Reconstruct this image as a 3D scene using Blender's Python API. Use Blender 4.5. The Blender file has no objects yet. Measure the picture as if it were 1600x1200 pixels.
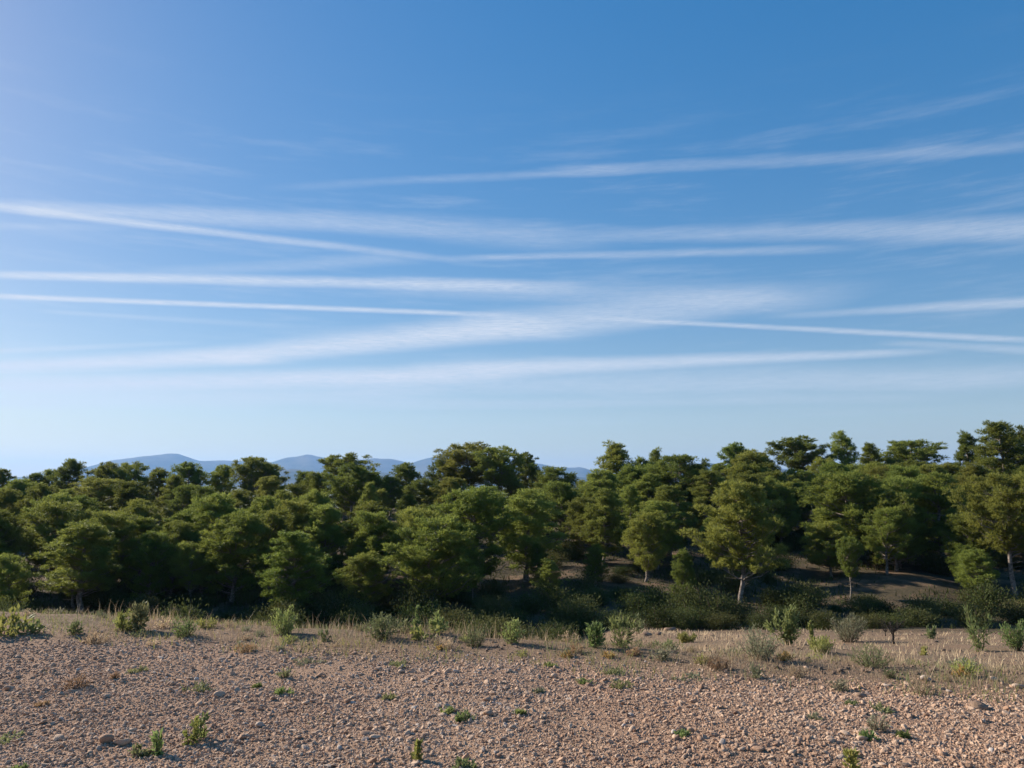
import bpy, math, random
import numpy as np
from mathutils import Vector, Matrix

R = math.radians
scene = bpy.context.scene
C = scene.collection

# ------------------------------------------------------------------ camera
PITCH = R(7.49); FPX = 1202.0; EYE = 1.6
cam_d = bpy.data.cameras.new("camera"); cam = bpy.data.objects.new("camera", cam_d); C.objects.link(cam)
cam.location = (0, 0, EYE); cam.rotation_euler = (R(90) + PITCH, 0, 0)
cam_d.sensor_width = 36.0; cam_d.lens = FPX / 1600 * 36.0
cam_d.clip_start = 0.05; cam_d.clip_end = 120000
scene.camera = cam

# ------------------------------------------------------------------ light
SUN_AZ = -59.0      # degrees from +Y, negative = to the left
SUN_EL = 25.5
sun_d = bpy.data.lights.new("sun", 'SUN'); sun = bpy.data.objects.new("sun", sun_d); C.objects.link(sun)
sun_d.energy = 5.0; sun_d.angle = R(0.53); sun_d.color = (1.0, 0.89, 0.76)
sdir = Vector((math.sin(R(SUN_AZ)) * math.cos(R(SUN_EL)), math.cos(R(SUN_AZ)) * math.cos(R(SUN_EL)), math.sin(R(SUN_EL))))
sun.rotation_euler = sdir.to_track_quat('Z', 'Y').to_euler(); sun.location = sdir * 400

scene.view_settings.view_transform = 'Standard'; scene.view_settings.look = 'None'
scene.view_settings.exposure = 0.95; scene.view_settings.gamma = 1.0
scene.cycles.use_denoising = True
scene.cycles.max_bounces = 8; scene.cycles.diffuse_bounces = 3; scene.cycles.transmission_bounces = 3
scene.cycles.volume_bounces = 1


def pix_dir(px, py):
    a = (px - 800) / FPX; b = (600 - py) / FPX
    cp, sp = math.cos(PITCH), math.sin(PITCH)
    return np.array([a, cp - b * sp, sp + b * cp])


# ------------------------------------------------------------------ world: clear sky with thin contrails and cirrus
world = bpy.data.worlds.new("World"); scene.world = world; world.use_nodes = True
wt = world.node_tree; wt.nodes.clear()


class NB:
    """tiny node-graph helper"""
    def __init__(self, tree): self.t = tree
    def put(self, sock, v):
        if isinstance(v, bpy.types.NodeSocket): self.t.links.new(v, sock)
        elif v is not None: sock.default_value = v
    def m(self, op, a, b=None, c=None, clamp=False):
        n = self.t.nodes.new('ShaderNodeMath'); n.operation = op; n.use_clamp = clamp
        for i, v in enumerate((a, b, c)): self.put(n.inputs[i], v)
        return n.outputs[0]
    def vm(self, op, a, b=None, scale=None):
        n = self.t.nodes.new('ShaderNodeVectorMath'); n.operation = op
        self.put(n.inputs[0], a); self.put(n.inputs[1], b)
        if scale is not None: self.put(n.inputs['Scale'], scale)
        return n.outputs['Value'] if op in ('DOT_PRODUCT', 'LENGTH') else n.outputs[0]
    def ss(self, x, lo, hi, a=0.0, b=1.0):
        n = self.t.nodes.new('ShaderNodeMapRange'); n.interpolation_type = 'SMOOTHSTEP'
        for i, v in enumerate((x, lo, hi, a, b)): self.put(n.inputs[i], v)
        return n.outputs[0]
    def lin(self, x, lo, hi, a=0.0, b=1.0):
        n = self.t.nodes.new('ShaderNodeMapRange')
        for i, v in enumerate((x, lo, hi, a, b)): self.put(n.inputs[i], v)
        return n.outputs[0]
    def noise(self, vec, scale, detail=3.0, rough=0.5, out=0, dim='3D'):
        n = self.t.nodes.new('ShaderNodeTexNoise'); n.noise_dimensions = dim
        self.put(n.inputs['Vector'], vec); n.inputs['Scale'].default_value = scale
        n.inputs['Detail'].default_value = detail; n.inputs['Roughness'].default_value = rough
        return n.outputs[out]
    def mix(self, f, a, b):
        n = self.t.nodes.new('ShaderNodeMix'); n.data_type = 'RGBA'
        self.put(n.inputs[0], f)
        self.put(n.inputs[6], a if isinstance(a, bpy.types.NodeSocket) else tuple(a) + (1,) if len(a) == 3 else a)
        self.put(n.inputs[7], b if isinstance(b, bpy.types.NodeSocket) else tuple(b) + (1,) if len(b) == 3 else b)
        return n.outputs[2]
    def sep(self, v):
        n = self.t.nodes.new('ShaderNodeSeparateXYZ'); self.put(n.inputs[0], v); return n.outputs
    def comb(self, x, y, z):
        n = self.t.nodes.new('ShaderNodeCombineXYZ')
        for i, v in enumerate((x, y, z)): self.put(n.inputs[i], v)
        return n.outputs[0]
    def new(self, t): return self.t.nodes.new(t)


b = NB(wt)
sky = b.new('ShaderNodeTexSky'); sky.sky_type = 'NISHITA'; sky.sun_disc = False
sky.sun_elevation = R(SUN_EL); sky.sun_rotation = R(SUN_AZ)
sky.air_density = 1.1; sky.dust_density = 0.5; sky.ozone_density = 2.0; sky.altitude = 300
tc = b.new('ShaderNodeTexCoord')
dx, dy, dz = b.sep(tc.outputs['Generated'])
zz = b.m('MAXIMUM', dz, 0.02)
P = b.comb(b.m('DIVIDE', dx, zz), b.m('DIVIDE', dy, zz), 0.0)      # point on a high cloud deck, in units of its height
az = b.m('ARCTAN2', dx, dy)
Q = b.comb(b.m('MULTIPLY', az, 5.0), b.m('MULTIPLY', dz, 55.0), 0.0)
nz = b.m('SUBTRACT', b.noise(Q, 1.1, 5.0, 0.62), 0.5)
nz2 = b.m('SUBTRACT', b.noise(Q, 4.5, 4.0, 0.6), 0.5)
soft = b.m('SUBTRACT', b.noise(b.comb(b.m('MULTIPLY', az, 2.2), b.m('MULTIPLY', dz, 9.0), 3.0), 1.0, 3.0), 0.5)


def plane_pt(px, py):
    d = pix_dir(px, py); return np.array([d[0] / d[2], d[1] / d[2]])


# x0,y0,x1,y1 (deck points seen there), half width at each end, opacity at each end, fraying
TRAILS = [
    (-60, 317, 760, 412, 5.5, 4.5, .80, .10, .35), (-80, 314, 960, 376, 7, 17, .50, .20, .8),
    (-80, 428, 900, 449, 5, 8, .80, .44, .35), (560, 446, 1330, 470, 11, 19, .26, .24, .9),
    (120, 436, 660, 400, 7, 9, .12, .24, 1.0), (-80, 460, 800, 493, 3.6, 3.2, .85, .55, .3), (920, 497, 1640, 533, 2.6, 4.5, .46, .50, .35),
    (-80, 577, 420, 556, 6.5, 12, .85, .80, .3), (300, 564, 860, 507, 11, 19, .78, .78, .35), (780, 517, 1240, 460, 22, 17, .66, .26, .6),
    (-80, 607, 800, 584, 12, 11, .72, .80, .35), (680, 581, 1480, 548, 12, 4, .80, .44, .35),
    (-80, 632, 700, 612, 11, 14, .46, .34, .7), (500, 606, 1700, 590, 14, 18, .28, .40, .8),
    (420, 296, 1000, 263, 5, 7, .08, .20, 1.4), (860, 268, 1700, 222, 7, 10, .18, .20, 1.8),
    (880, 366, 1700, 360, 7, 18, .14, .46, .8), (700, 403, 1340, 389, 4, 6, .34, .20, .6), (1180, 496, 1700, 466, 3.5, 8, .10, .62, .5),
    (60, 486, 470, 511, 3, 4, .28, .10, .5), (-80, 552, 320, 534, 4, 3, .50, .10, .4), (500, 634, 1500, 622, 7, 6, .28, .16, .8), (1380, 534, 1700, 552, 4, 6, .22, .36, .6),
    (-60, 583, 240, 578, 2, 2, .50, .10, .3), (-80, 352, 330, 356, 5, 4, .20, .05, .8),
]
clear = 1.0
fray = b.m('ADD', b.m('MULTIPLY', nz, 1.5), b.m('MULTIPLY', soft, 1.6))
nz3 = b.m('SUBTRACT', b.noise(b.vm('MULTIPLY', Q, (2.0, 3.0, 1.0)), 6.0, 4.0, 0.65), 0.5)
grain = b.m('ADD', b.m('MULTIPLY_ADD', nz2, 0.8, 1.0), b.m('MULTIPLY', nz3, 1.5))
for (x0, y0, x1, y1, w0, w1, o0, o1, fr) in TRAILS:
    A = plane_pt(x0, y0); B = plane_pt(x1, y1); D = B - A; L2 = float(D @ D); nrm = np.array([-D[1], D[0]]) / math.sqrt(L2)
    pw = lambda x, y, w: float(abs((plane_pt(x, y + w) - plane_pt(x, y - w)) @ nrm) / 2)
    W0, W1 = pw(x0, y0, w0), pw(x1, y1, w1)
    t = b.m('ADD', b.vm('DOT_PRODUCT', P, (D[0] / L2, D[1] / L2, 0)), -float(A @ D) / L2)          # 0..1 along the trail
    s = b.m('ADD', b.vm('DOT_PRODUCT', P, (nrm[0], nrm[1], 0)), -float(A @ nrm))                   # distance from its middle
    s = b.m('MULTIPLY_ADD', fray, fr, b.m('DIVIDE', s, b.m('MULTIPLY_ADD', t, W1 - W0, W0)))
    p1 = b.m('MULTIPLY_ADD', b.m('MULTIPLY', s, s), -0.30, 1.0, clamp=True)
    ends = b.m('MULTIPLY_ADD', b.m('ABSOLUTE', b.m('SUBTRACT', t, 0.5)), -7.0, 3.7, clamp=True)
    op = b.m('MULTIPLY', b.m('MULTIPLY_ADD', t, o1 - o0, o0), ends)
    a_ = b.m('MULTIPLY', b.m('MULTIPLY', p1, p1), op)
    clear = b.m('MULTIPLY', clear, b.m('SUBTRACT', 1.0, a_))
clear = b.m('SUBTRACT', 1.0, b.m('MULTIPLY', b.m('SUBTRACT', 1.0, clear), grain, clamp=True))
# thin fibrous cirrus between the trails
cz = b.noise(b.comb(b.m('MULTIPLY', az, 3.0), b.m('MULTIPLY', dz, 30.0), 7.0), 1.6, 6.0, 0.66)
cir = b.m('MULTIPLY', b.ss(cz, 0.47, 0.80), 0.20)
cir = b.m('MULTIPLY', cir, b.m('MULTIPLY', b.ss(dz, 0.50, 0.34), b.ss(dz, 0.02, 0.12)))
cover = b.m('SUBTRACT', 1.0, b.m('MULTIPLY', clear, b.m('SUBTRACT', 1.0, cir)))
hsv = b.new('ShaderNodeHueSaturation'); hsv.inputs['Saturation'].default_value = 2.25; hsv.inputs['Hue'].default_value = 0.507
gam = b.new('ShaderNodeGamma'); gam.inputs[1].default_value = 0.5; wt.links.new(sky.outputs[0], gam.inputs[0]); wt.links.new(gam.outputs[0], hsv.inputs['Color'])
SKY_STR = 0.141
cloud_col = (0.375 / SKY_STR, 0.40 / SKY_STR, 0.445 / SKY_STR)
tint = b.vm('MULTIPLY', hsv.outputs[0], (1.0, 0.96, 0.985))
col = b.mix(cover, tint, cloud_col)
bg = b.new('ShaderNodeBackground'); wt.links.new(col, bg.inputs[0]); bg.inputs[1].default_value = SKY_STR
wo = b.new('ShaderNodeOutputWorld'); wt.links.new(bg.outputs[0], wo.inputs[0])


# ------------------------------------------------------------------ helpers
def rng(seed): return np.random.default_rng(seed)


def lattice(seed):
    return np.random.default_rng(seed).random((256, 256))


_LAT = [lattice(i) for i in range(4)]


def vnoise(x, y, s, k=0):
    L = _LAT[k]; x = np.asarray(x, float) / s + 1000.3; y = np.asarray(y, float) / s + 1000.7
    xi = np.floor(x).astype(int); yi = np.floor(y).astype(int); fx = x - xi; fy = y - yi
    fx = fx * fx * (3 - 2 * fx); fy = fy * fy * (3 - 2 * fy)
    g = lambda a, c: L[a % 256, c % 256]
    return ((g(xi, yi) * (1 - fx) + g(xi + 1, yi) * fx) * (1 - fy) + (g(xi, yi + 1) * (1 - fx) + g(xi + 1, yi + 1) * fx) * fy) * 2 - 1


def sstep(a, c, x):
    t = np.clip((np.asarray(x, float) - a) / (c - a), 0, 1); return t * t * (3 - 2 * t)


def edge_y(x):
    """where the stony field ends and the weedy verge begins"""
    xc = np.clip(x, -14, 9)
    return 7.5 - 0.235 * xc + 0.16 * vnoise(x, x * 0, 2.1, 1) + 0.08 * vnoise(x, x * 0, 0.7, 2)


def T(x, y):
    """height of the ground"""
    x = np.asarray(x, float); y = np.asarray(y, float)
    s = (y - edge_y(x)) / 1.03
    # upper field
    field = 0.05 * vnoise(x, y, 3.1, 0) + 0.022 * vnoise(x, y, 0.8, 1) + 0.012 * vnoise(x, y, 0.33, 2)
    # terrace bank: steep behind the verge on the left, a long open slope on the right
    left = sstep(3.6, -3.0, x - 0.6 - .05 * np.maximum(y - 9, 0))
    sl = np.maximum(s - 0.7, 0.0); sr = np.maximum(s - 0.15, 0.0)
    dl = -0.30 * sl * sstep(0, 1.3, sl)
    dr = -0.172 * sr * sstep(0, 1.6, sr)
    drop = dl * left + dr * (1 - left)
    floor = -6.3 + 0.25 * vnoise(x, y, 17, 1)
    k = 0.5                                        # soft max of bank and valley floor
    dd = drop - floor
    base = np.where(dd > 6, drop, floor + np.log1p(np.exp(np.clip(dd / k, -60, 60))) * k)
    near_amp = sstep(0, 3, s)
    base = base + near_amp * (0.07 * vnoise(x, y, 1.9, 3) + 0.03 * vnoise(x, y, 0.6, 0)) * sstep(60, 20, y)
    # wooded hill
    u = sstep(40, 106, y + 2.5 * vnoise(x, y, 23, 2))
    crest = 5.0 + 0.018 * np.clip(x, -60, 90) + 0.7 * vnoise(x, y * 0.4, 31, 3)
    hill = crest * (0.35 * u + 0.65 * np.clip((y - 42) / 60, 0, 1) ** 1.0)
    hill = np.where(y < 38, 0, hill) + sstep(41, 56, y) * sstep(160, 120, y) * (0.45 * vnoise(x, y, 7.5, 0) + 0.16 * vnoise(x, y, 2.6, 1))
    back = -11.0 * sstep(112, 300, y)
    z = base + hill + back
    z = np.where(s < 1.0, field * (1 - near_amp) + z * near_amp + np.where(near_amp < 1, drop * (1 - near_amp), 0), z + field * sstep(40, 5, y) * 0.5 * (1 - near_amp))
    # the land left, right and behind stays like the field
    far = sstep(130, 900, np.hypot(x, y))
    z = z * (1 - far) + (-12.0) * far
    return z


def hit(px, py, y0=2.0, y1=140.0):
    """point of the ground seen at a pixel of the photograph"""
    d = pix_dir(px, py); ys = np.arange(y0, y1, 0.03); t = ys / d[1]
    xs = d[0] * t; zs = EYE + d[2] * t; below = zs <= T(xs, ys)
    i = int(np.argmax(below)) if below.any() else len(ys) - 1
    return float(xs[i]), float(ys[i]), float(T(xs[i], ys[i]))


def make_mesh(name, V, F, attrs=None, smooth=False):
    V = np.asarray(V, np.float32); F = np.asarray(F, np.int32)
    me = bpy.data.meshes.new(name); k = F.shape[1]
    me.vertices.add(len(V)); me.vertices.foreach_set('co', V.ravel())
    me.loops.add(F.size); me.loops.foreach_set('vertex_index', F.ravel())
    me.polygons.add(len(F)); me.polygons.foreach_set('loop_start', np.arange(0, F.size, k, dtype=np.int32))
    me.polygons.foreach_set('loop_total', np.full(len(F), k, np.int32))
    me.polygons.foreach_set('use_smooth', np.full(len(F), bool(smooth)))
    for nm, arr in (attrs or {}).items():
        at = me.attributes.new(nm, 'FLOAT', 'POINT'); at.data.foreach_set('value', np.asarray(arr, np.float32))
    me.update(); me.validate()
    return me


def link(name, me, mat=None, parent=None, loc=None):
    o = bpy.data.objects.new(name, me); C.objects.link(o)
    if mat is not None and not me.materials: me.materials.append(mat)
    if parent is not None: o.parent = parent
    if loc is not None: o.location = loc
    return o


def tag(o, label=None, cat=None, group=None, kind=None):
    if label: o['label'] = label
    if cat: o['category'] = cat
    if group: o['group'] = group
    if kind: o['kind'] = kind
    return o


def empty(name, loc, rz=0.0, sc=(1, 1, 1)):
    o = bpy.data.objects.new(name, None); C.objects.link(o); o.empty_display_size = 0.2
    o.location = loc; o.rotation_euler = (0, 0, rz); o.scale = sc; return o


def unit(v): return v / np.maximum(np.linalg.norm(v, axis=-1, keepdims=True), 1e-9)


class Geo:
    """collects tubes as quads"""
    def __init__(self): self.V = []; self.F = []; self.n = 0
    def tube(self, pts, rad, k=6):
        pts = np.asarray(pts, float); n = len(pts); rad = np.broadcast_to(rad, (n,))
        tg = unit(np.gradient(pts, axis=0)); ref = np.array([0.31, 0.95, 0.05])
        a = unit(np.cross(tg, ref)); c = np.cross(tg, a)
        th = np.arange(k) * 2 * math.pi / k
        ring = pts[:, None, :] + rad[:, None, None] * (np.cos(th)[None, :, None] * a[:, None, :] + np.sin(th)[None, :, None] * c[:, None, :])
        self.V.append(ring.reshape(-1, 3)); i = np.arange(n - 1)[:, None] * k; j = np.arange(k)[None, :]; j2 = (j + 1) % k
        q = np.stack([i + j, i + j2, i + k + j2, i + k + j], -1).reshape(-1, 4) + self.n
        self.F.append(q); self.n += n * k
    def mesh(self, name, smooth=True): return make_mesh(name, np.concatenate(self.V), np.concatenate(self.F), smooth=smooth)


def kites(base, d, length, width, nref, g, fold=0.0):
    """leaf or needle-tuft shaped quads: base points, directions, lengths, widths"""
    side = unit(np.cross(d, nref)); up = np.cross(side, d)
    L = length[:, None]; W = width[:, None]
    p0 = base; p1 = base + d * L * 0.45 + side * W * 0.5 + up * W * fold; p2 = base + d * L; p3 = base + d * L * 0.45 - side * W * 0.5 + up * W * fold
    V = np.stack([p0, p1, p2, p3], 1).reshape(-1, 3); F = np.arange(len(base) * 4).reshape(-1, 4)
    return V, F


def curve_pts(p0, p1, n, sag, g, wob=0.03):
    t = np.linspace(0, 1, n)[:, None]; p0 = np.asarray(p0, float); p1 = np.asarray(p1, float)
    P_ = p0 + (p1 - p0) * t; P_[:, 2] += (-sag * 4 * t * (1 - t))[:, 0]
    L = np.linalg.norm(p1 - p0); w = g.normal(0, wob * L, (n, 3)); w[0] = 0; w[-1] *= 0.3
    return P_ + w


# ------------------------------------------------------------------ materials
def mat_new(name):
    m = bpy.data.materials.new(name); m.use_nodes = True; t = m.node_tree; t.nodes.clear()
    return m, NB(t), t


def finish(m, n, t, shader, disp=None):
    o = n.new('ShaderNodeOutputMaterial'); t.links.new(shader, o.inputs[0]); return m


def foliage_mat(name, c0, c1, c2, trans=0.35, rough=0.55, objvar=0.5, hue=0.03):
    """leaves: colour varies leaf by leaf and plant by plant, light passes through"""
    m, n, t = mat_new(name)
    at = n.new('ShaderNodeAttribute'); at.attribute_name = 'var'
    oi = n.new('ShaderNodeObjectInfo')
    c = n.mix(at.outputs['Fac'], c0, c1)
    c = n.mix(n.m('MULTIPLY', oi.outputs['Random'], objvar), c, c2)
    h = n.new('ShaderNodeHueSaturation'); t.links.new(c, h.inputs['Color'])
    r2 = n.m('FRACT', n.m('MULTIPLY', oi.outputs['Random'], 7.31))
    t.links.new(n.lin(r2, 0, 1, 0.5 - hue * .35, 0.5 + hue * .8), h.inputs['Hue'])
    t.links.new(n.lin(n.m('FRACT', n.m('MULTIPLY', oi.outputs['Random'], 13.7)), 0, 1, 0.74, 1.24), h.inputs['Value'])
    p = n.new('ShaderNodeBsdfPrincipled'); t.links.new(h.outputs[0], p.inputs['Base Color'])
    p.inputs['Roughness'].default_value = rough; p.inputs['Specular IOR Level'].default_value = 0.15
    tr = n.new('ShaderNodeBsdfTranslucent')
    h2 = n.new('ShaderNodeHueSaturation'); h2.inputs['Value'].default_value = 1.25; h2.inputs['Hue'].default_value = 0.485
    t.links.new(h.outputs[0], h2.inputs['Color']); t.links.new(h2.outputs[0], tr.inputs[0])
    mx = n.new('ShaderNodeMixShader'); mx.inputs[0].default_value = trans
    t.links.new(p.outputs[0], mx.inputs[1]); t.links.new(tr.outputs[0], mx.inputs[2])
    return finish(m, n, t, mx.outputs[0])


def rough_mat(name, c0, c1, scale=8.0, bump=0.3, bscale=30.0, rough=0.9, c2=None):
    m, n, t = mat_new(name)
    tcn = n.new('ShaderNodeTexCoord'); v = tcn.outputs['Object']
    f = n.ss(n.noise(v, scale, 5, 0.6), 0.32, 0.68); c = n.mix(f, c0, c1)
    if c2 is not None:
        oi = n.new('ShaderNodeObjectInfo'); c = n.mix(oi.outputs['Random'], c, c2)
    p = n.new('ShaderNodeBsdfPrincipled'); t.links.new(c, p.inputs['Base Color']); p.inputs['Roughness'].default_value = rough
    p.inputs['Specular IOR Level'].default_value = 0.25
    bp = n.new('ShaderNodeBump'); bp.inputs['Strength'].default_value = bump; bp.inputs['Distance'].default_value = 0.02
    t.links.new(n.noise(v, bscale, 6, 0.65), bp.inputs['Height']); t.links.new(bp.outputs[0], p.inputs['Normal'])
    return finish(m, n, t, p.outputs[0])


M = {}
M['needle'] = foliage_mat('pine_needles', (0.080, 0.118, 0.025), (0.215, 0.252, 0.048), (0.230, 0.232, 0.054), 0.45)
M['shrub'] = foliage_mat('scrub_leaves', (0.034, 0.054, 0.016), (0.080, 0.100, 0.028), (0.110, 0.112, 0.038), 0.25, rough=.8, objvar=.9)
M['fresh'] = foliage_mat('fresh_leaves', (0.120, 0.165, 0.048), (0.225, 0.280, 0.092), (0.205, 0.240, 0.092), 0.40)
M['yellowgreen'] = foliage_mat('yellow_green_leaves', (0.175, 0.200, 0.052), (0.310, 0.325, 0.095), (0.290, 0.265, 0.085), 0.38)
M['grey'] = foliage_mat('grey_green_leaves', (0.150, 0.165, 0.085), (0.270, 0.270, 0.160), (0.300, 0.270, 0.170), 0.25)
M['dullgreen'] = foliage_mat('dull_green_leaves', (0.115, 0.145, 0.055), (0.215, 0.240, 0.105), (0.240, 0.225, 0.110), 0.34)
M['straw'] = foliage_mat('dry_straw', (0.300, 0.225, 0.130), (0.520, 0.420, 0.270), (0.420, 0.330, 0.200), 0.35, hue=0.008)
M['ochre'] = foliage_mat('ochre_flowers', (0.320, 0.210, 0.070), (0.520, 0.370, 0.120), (0.400, 0.270, 0.100), 0.35, hue=0.01)
M['russet'] = foliage_mat('russet_dry_leaves', (0.220, 0.140, 0.070), (0.400, 0.275, 0.150), (0.300, 0.205, 0.110), 0.3, hue=0.01)
M['bark'] = rough_mat('pine_bark', (0.110, 0.086, 0.068), (0.320, 0.275, 0.235), 5.0, 0.8, 22.0)
M['twig'] = rough_mat('brown_twigs', (0.090, 0.062, 0.040), (0.170, 0.125, 0.085), 20.0, 0.3, 60.0)
M['darkwood'] = rough_mat('dark_dead_wood', (0.025, 0.020, 0.017), (0.060, 0.047, 0.038), 12.0, 0.5, 40.0)
M['clod'] = rough_mat('earth_clods', (0.150, 0.098, 0.066), (0.300, 0.212, 0.150), 6.0, 0.6, 18.0)


def stone_mat(name, attr):
    m, n, t = mat_new(name)
    tcn = n.new('ShaderNodeTexCoord'); v = tcn.outputs['Object']
    if attr:
        a = n.new('ShaderNodeAttribute'); a.attribute_type = 'INSTANCER'; a.attribute_name = 'var'; f = a.outputs['Fac']
    else:
        oi = n.new('ShaderNodeObjectInfo'); f = oi.outputs['Random']
    cr = n.new('ShaderNodeValToRGB'); t.links.new(f, cr.inputs[0]); e = cr.color_ramp.elements
    e[0].position = 0.0; e[0].color = (0.32, 0.196, 0.128, 1); e[1].position = 1.0; e[1].color = (0.60, 0.52, 0.44, 1)
    for pos, c in ((0.25, (0.43, 0.280, 0.186, 1)), (0.5, (0.52, 0.365, 0.252, 1)), (0.75, (0.55, 0.405, 0.290, 1)), (0.93, (0.42, 0.37, 0.325, 1))):
        k = e.new(pos); k.color = c
    sp = n.ss(n.noise(v, 28.0, 4, 0.6), 0.35, 0.7)
    c = n.mix(n.m('MULTIPLY', sp, 0.35), cr.outputs[0], (0.30, 0.19, 0.13))
    p = n.new('ShaderNodeBsdfPrincipled'); t.links.new(c, p.inputs['Base Color']); p.inputs['Roughness'].default_value = 0.92
    p.inputs['Specular IOR Level'].default_value = 0.2
    bp = n.new('ShaderNodeBump'); bp.inputs['Strength'].default_value = 0.5; bp.inputs['Distance'].default_value = 0.008
    t.links.new(n.noise(v, 70.0, 5, 0.65), bp.inputs['Height']); t.links.new(bp.outputs[0], p.inputs['Normal'])
    return finish(m, n, t, p.outputs[0])


M['gravel'] = stone_mat('field_gravel', True)
M['stone'] = stone_mat('field_stone', False)


def ground_mat():
    m, n, t = mat_new('ground_soil')
    geo = n.new('ShaderNodeNewGeometry'); v = geo.outputs['Position']; x, y, z = n.sep(v)
    zf = n.new('ShaderNodeAttribute'); zf.attribute_name = 'verge'; zh = n.new('ShaderNodeAttribute'); zh.attribute_name = 'wood'; zp = n.new('ShaderNodeAttribute'); zp.attribute_name = 'plain'
    # stony pinkish field soil
    big = n.ss(n.noise(v, 0.45, 4, 0.55), 0.3, 0.7); fine = n.ss(n.noise(v, 34.0, 5, 0.7), 0.3, 0.72)
    soil = n.mix(fine, (0.235, 0.146, 0.094), (0.430, 0.290, 0.194)); soil = n.mix(n.m('MULTIPLY', big, 0.45), soil, (0.330, 0.195, 0.130))
    # verge: dry brown soil with straw litter
    st = n.ss(n.noise(v, 22.0, 5, 0.7), 0.35, 0.7); verge = n.mix(st, (0.140, 0.094, 0.058), (0.280, 0.204, 0.130))
    verge = n.mix(n.m('MULTIPLY', n.ss(n.noise(v, 0.8, 4), 0.4, 0.7), 0.5), verge, (0.270, 0.170, 0.115))
    # under the pines: brown needle litter, scrub and bare earth
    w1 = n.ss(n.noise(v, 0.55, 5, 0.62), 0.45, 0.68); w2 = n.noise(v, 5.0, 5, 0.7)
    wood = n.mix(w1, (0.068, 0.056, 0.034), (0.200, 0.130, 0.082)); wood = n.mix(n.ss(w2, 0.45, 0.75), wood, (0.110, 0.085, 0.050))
    # plain far behind
    pl = n.mix(n.ss(n.noise(v, 0.004, 5, 0.6), 0.4, 0.6), (0.060, 0.082, 0.032), (0.130, 0.125, 0.065))
    pl = n.mix(n.ss(n.noise(v, 0.03, 4, 0.6), 0.45, 0.65), pl, (0.055, 0.075, 0.028))
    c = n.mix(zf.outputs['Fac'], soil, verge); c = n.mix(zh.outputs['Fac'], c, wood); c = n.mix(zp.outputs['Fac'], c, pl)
    p = n.new('ShaderNodeBsdfPrincipled'); t.links.new(c, p.inputs['Base Color']); p.inputs['Roughness'].default_value = 0.95
    p.inputs['Specular IOR Level'].default_value = 0.15
    bp = n.new('ShaderNodeBump'); bp.inputs['Strength'].default_value = 0.9; bp.inputs['Distance'].default_value = 0.03
    vo = n.new('ShaderNodeTexVoronoi'); vo.inputs['Scale'].default_value = 75.0; t.links.new(v, vo.inputs['Vector'])
    t.links.new(n.m('SUBTRACT', n.noise(v, 26.0, 7, 0.7), n.m('MULTIPLY', vo.outputs['Distance'], .55)), bp.inputs['Height']); t.links.new(bp.outputs[0], p.inputs['Normal'])
    return finish(m, n, t, p.outputs[0])


M['ground'] = ground_mat()


def hill_mat():
    m, n, t = mat_new('hill_scrub')
    geo = n.new('ShaderNodeNewGeometry'); v = geo.outputs['Position']
    c = n.mix(n.ss(n.noise(v, 0.0016, 6, 0.65), 0.35, 0.65), (0.040, 0.055, 0.028), (0.130, 0.115, 0.075))
    p = n.new('ShaderNodeBsdfPrincipled'); t.links.new(c, p.inputs['Base Color']); p.inputs['Roughness'].default_value = 1.0; p.inputs['Specular IOR Level'].default_value = 0.0
    return finish(m, n, t, p.outputs[0])


M['hill'] = hill_mat()

# ------------------------------------------------------------------ ground sheet
def axis_pts(segs, far, growth):
    out = [segs[0][0]]
    for a, c, st in segs:
        out += list(np.linspace(a, c, max(2, int(round((c - a) / st)) + 1))[1:])
    st = segs[-1][2]
    while out[-1] < far:
        st *= growth; out.append(out[-1] + st)
    return np.array(out)


xp = axis_pts([(0, 8, .11), (8, 16, .4), (16, 78, 1.1)], 20000, 1.28)
gx = np.concatenate([-xp[:0:-1], xp])
gyp = axis_pts([(3.0, 13, .10), (13, 30, .35), (30, 118, 1.1)], 20000, 1.25)
gyn = axis_pts([(-3.0, 0, 1.0)], 20000, 1.4)
gy = np.concatenate([-gyn[::-1], np.array([1.0, 2.0]) if False else np.array([0.0, 1.5]) if False else np.zeros(0), gyp[gyp > 3.0 - 1e-6]])
gy = np.unique(np.round(gy, 4))
XX, YY = np.meshgrid(gx, gy); ZZ = T(XX, YY)
nx, ny = len(gx), len(gy); i = np.arange(ny - 1)[:, None] * nx + np.arange(nx - 1)[None, :]
F = np.stack([i, i + 1, i + nx + 1, i + nx], -1).reshape(-1, 4)
SS = (YY - edge_y(XX)) / 1.03
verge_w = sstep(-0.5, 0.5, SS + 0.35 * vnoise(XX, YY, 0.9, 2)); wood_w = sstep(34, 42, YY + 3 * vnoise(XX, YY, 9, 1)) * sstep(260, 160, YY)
plain_w = sstep(120, 220, np.hypot(XX, YY))
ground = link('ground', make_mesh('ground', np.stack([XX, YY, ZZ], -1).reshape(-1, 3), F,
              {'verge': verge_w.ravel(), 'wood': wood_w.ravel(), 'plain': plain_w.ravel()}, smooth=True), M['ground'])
tag(ground, 'stony pinkish field falling to a brown wooded slope', kind='structure')


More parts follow.
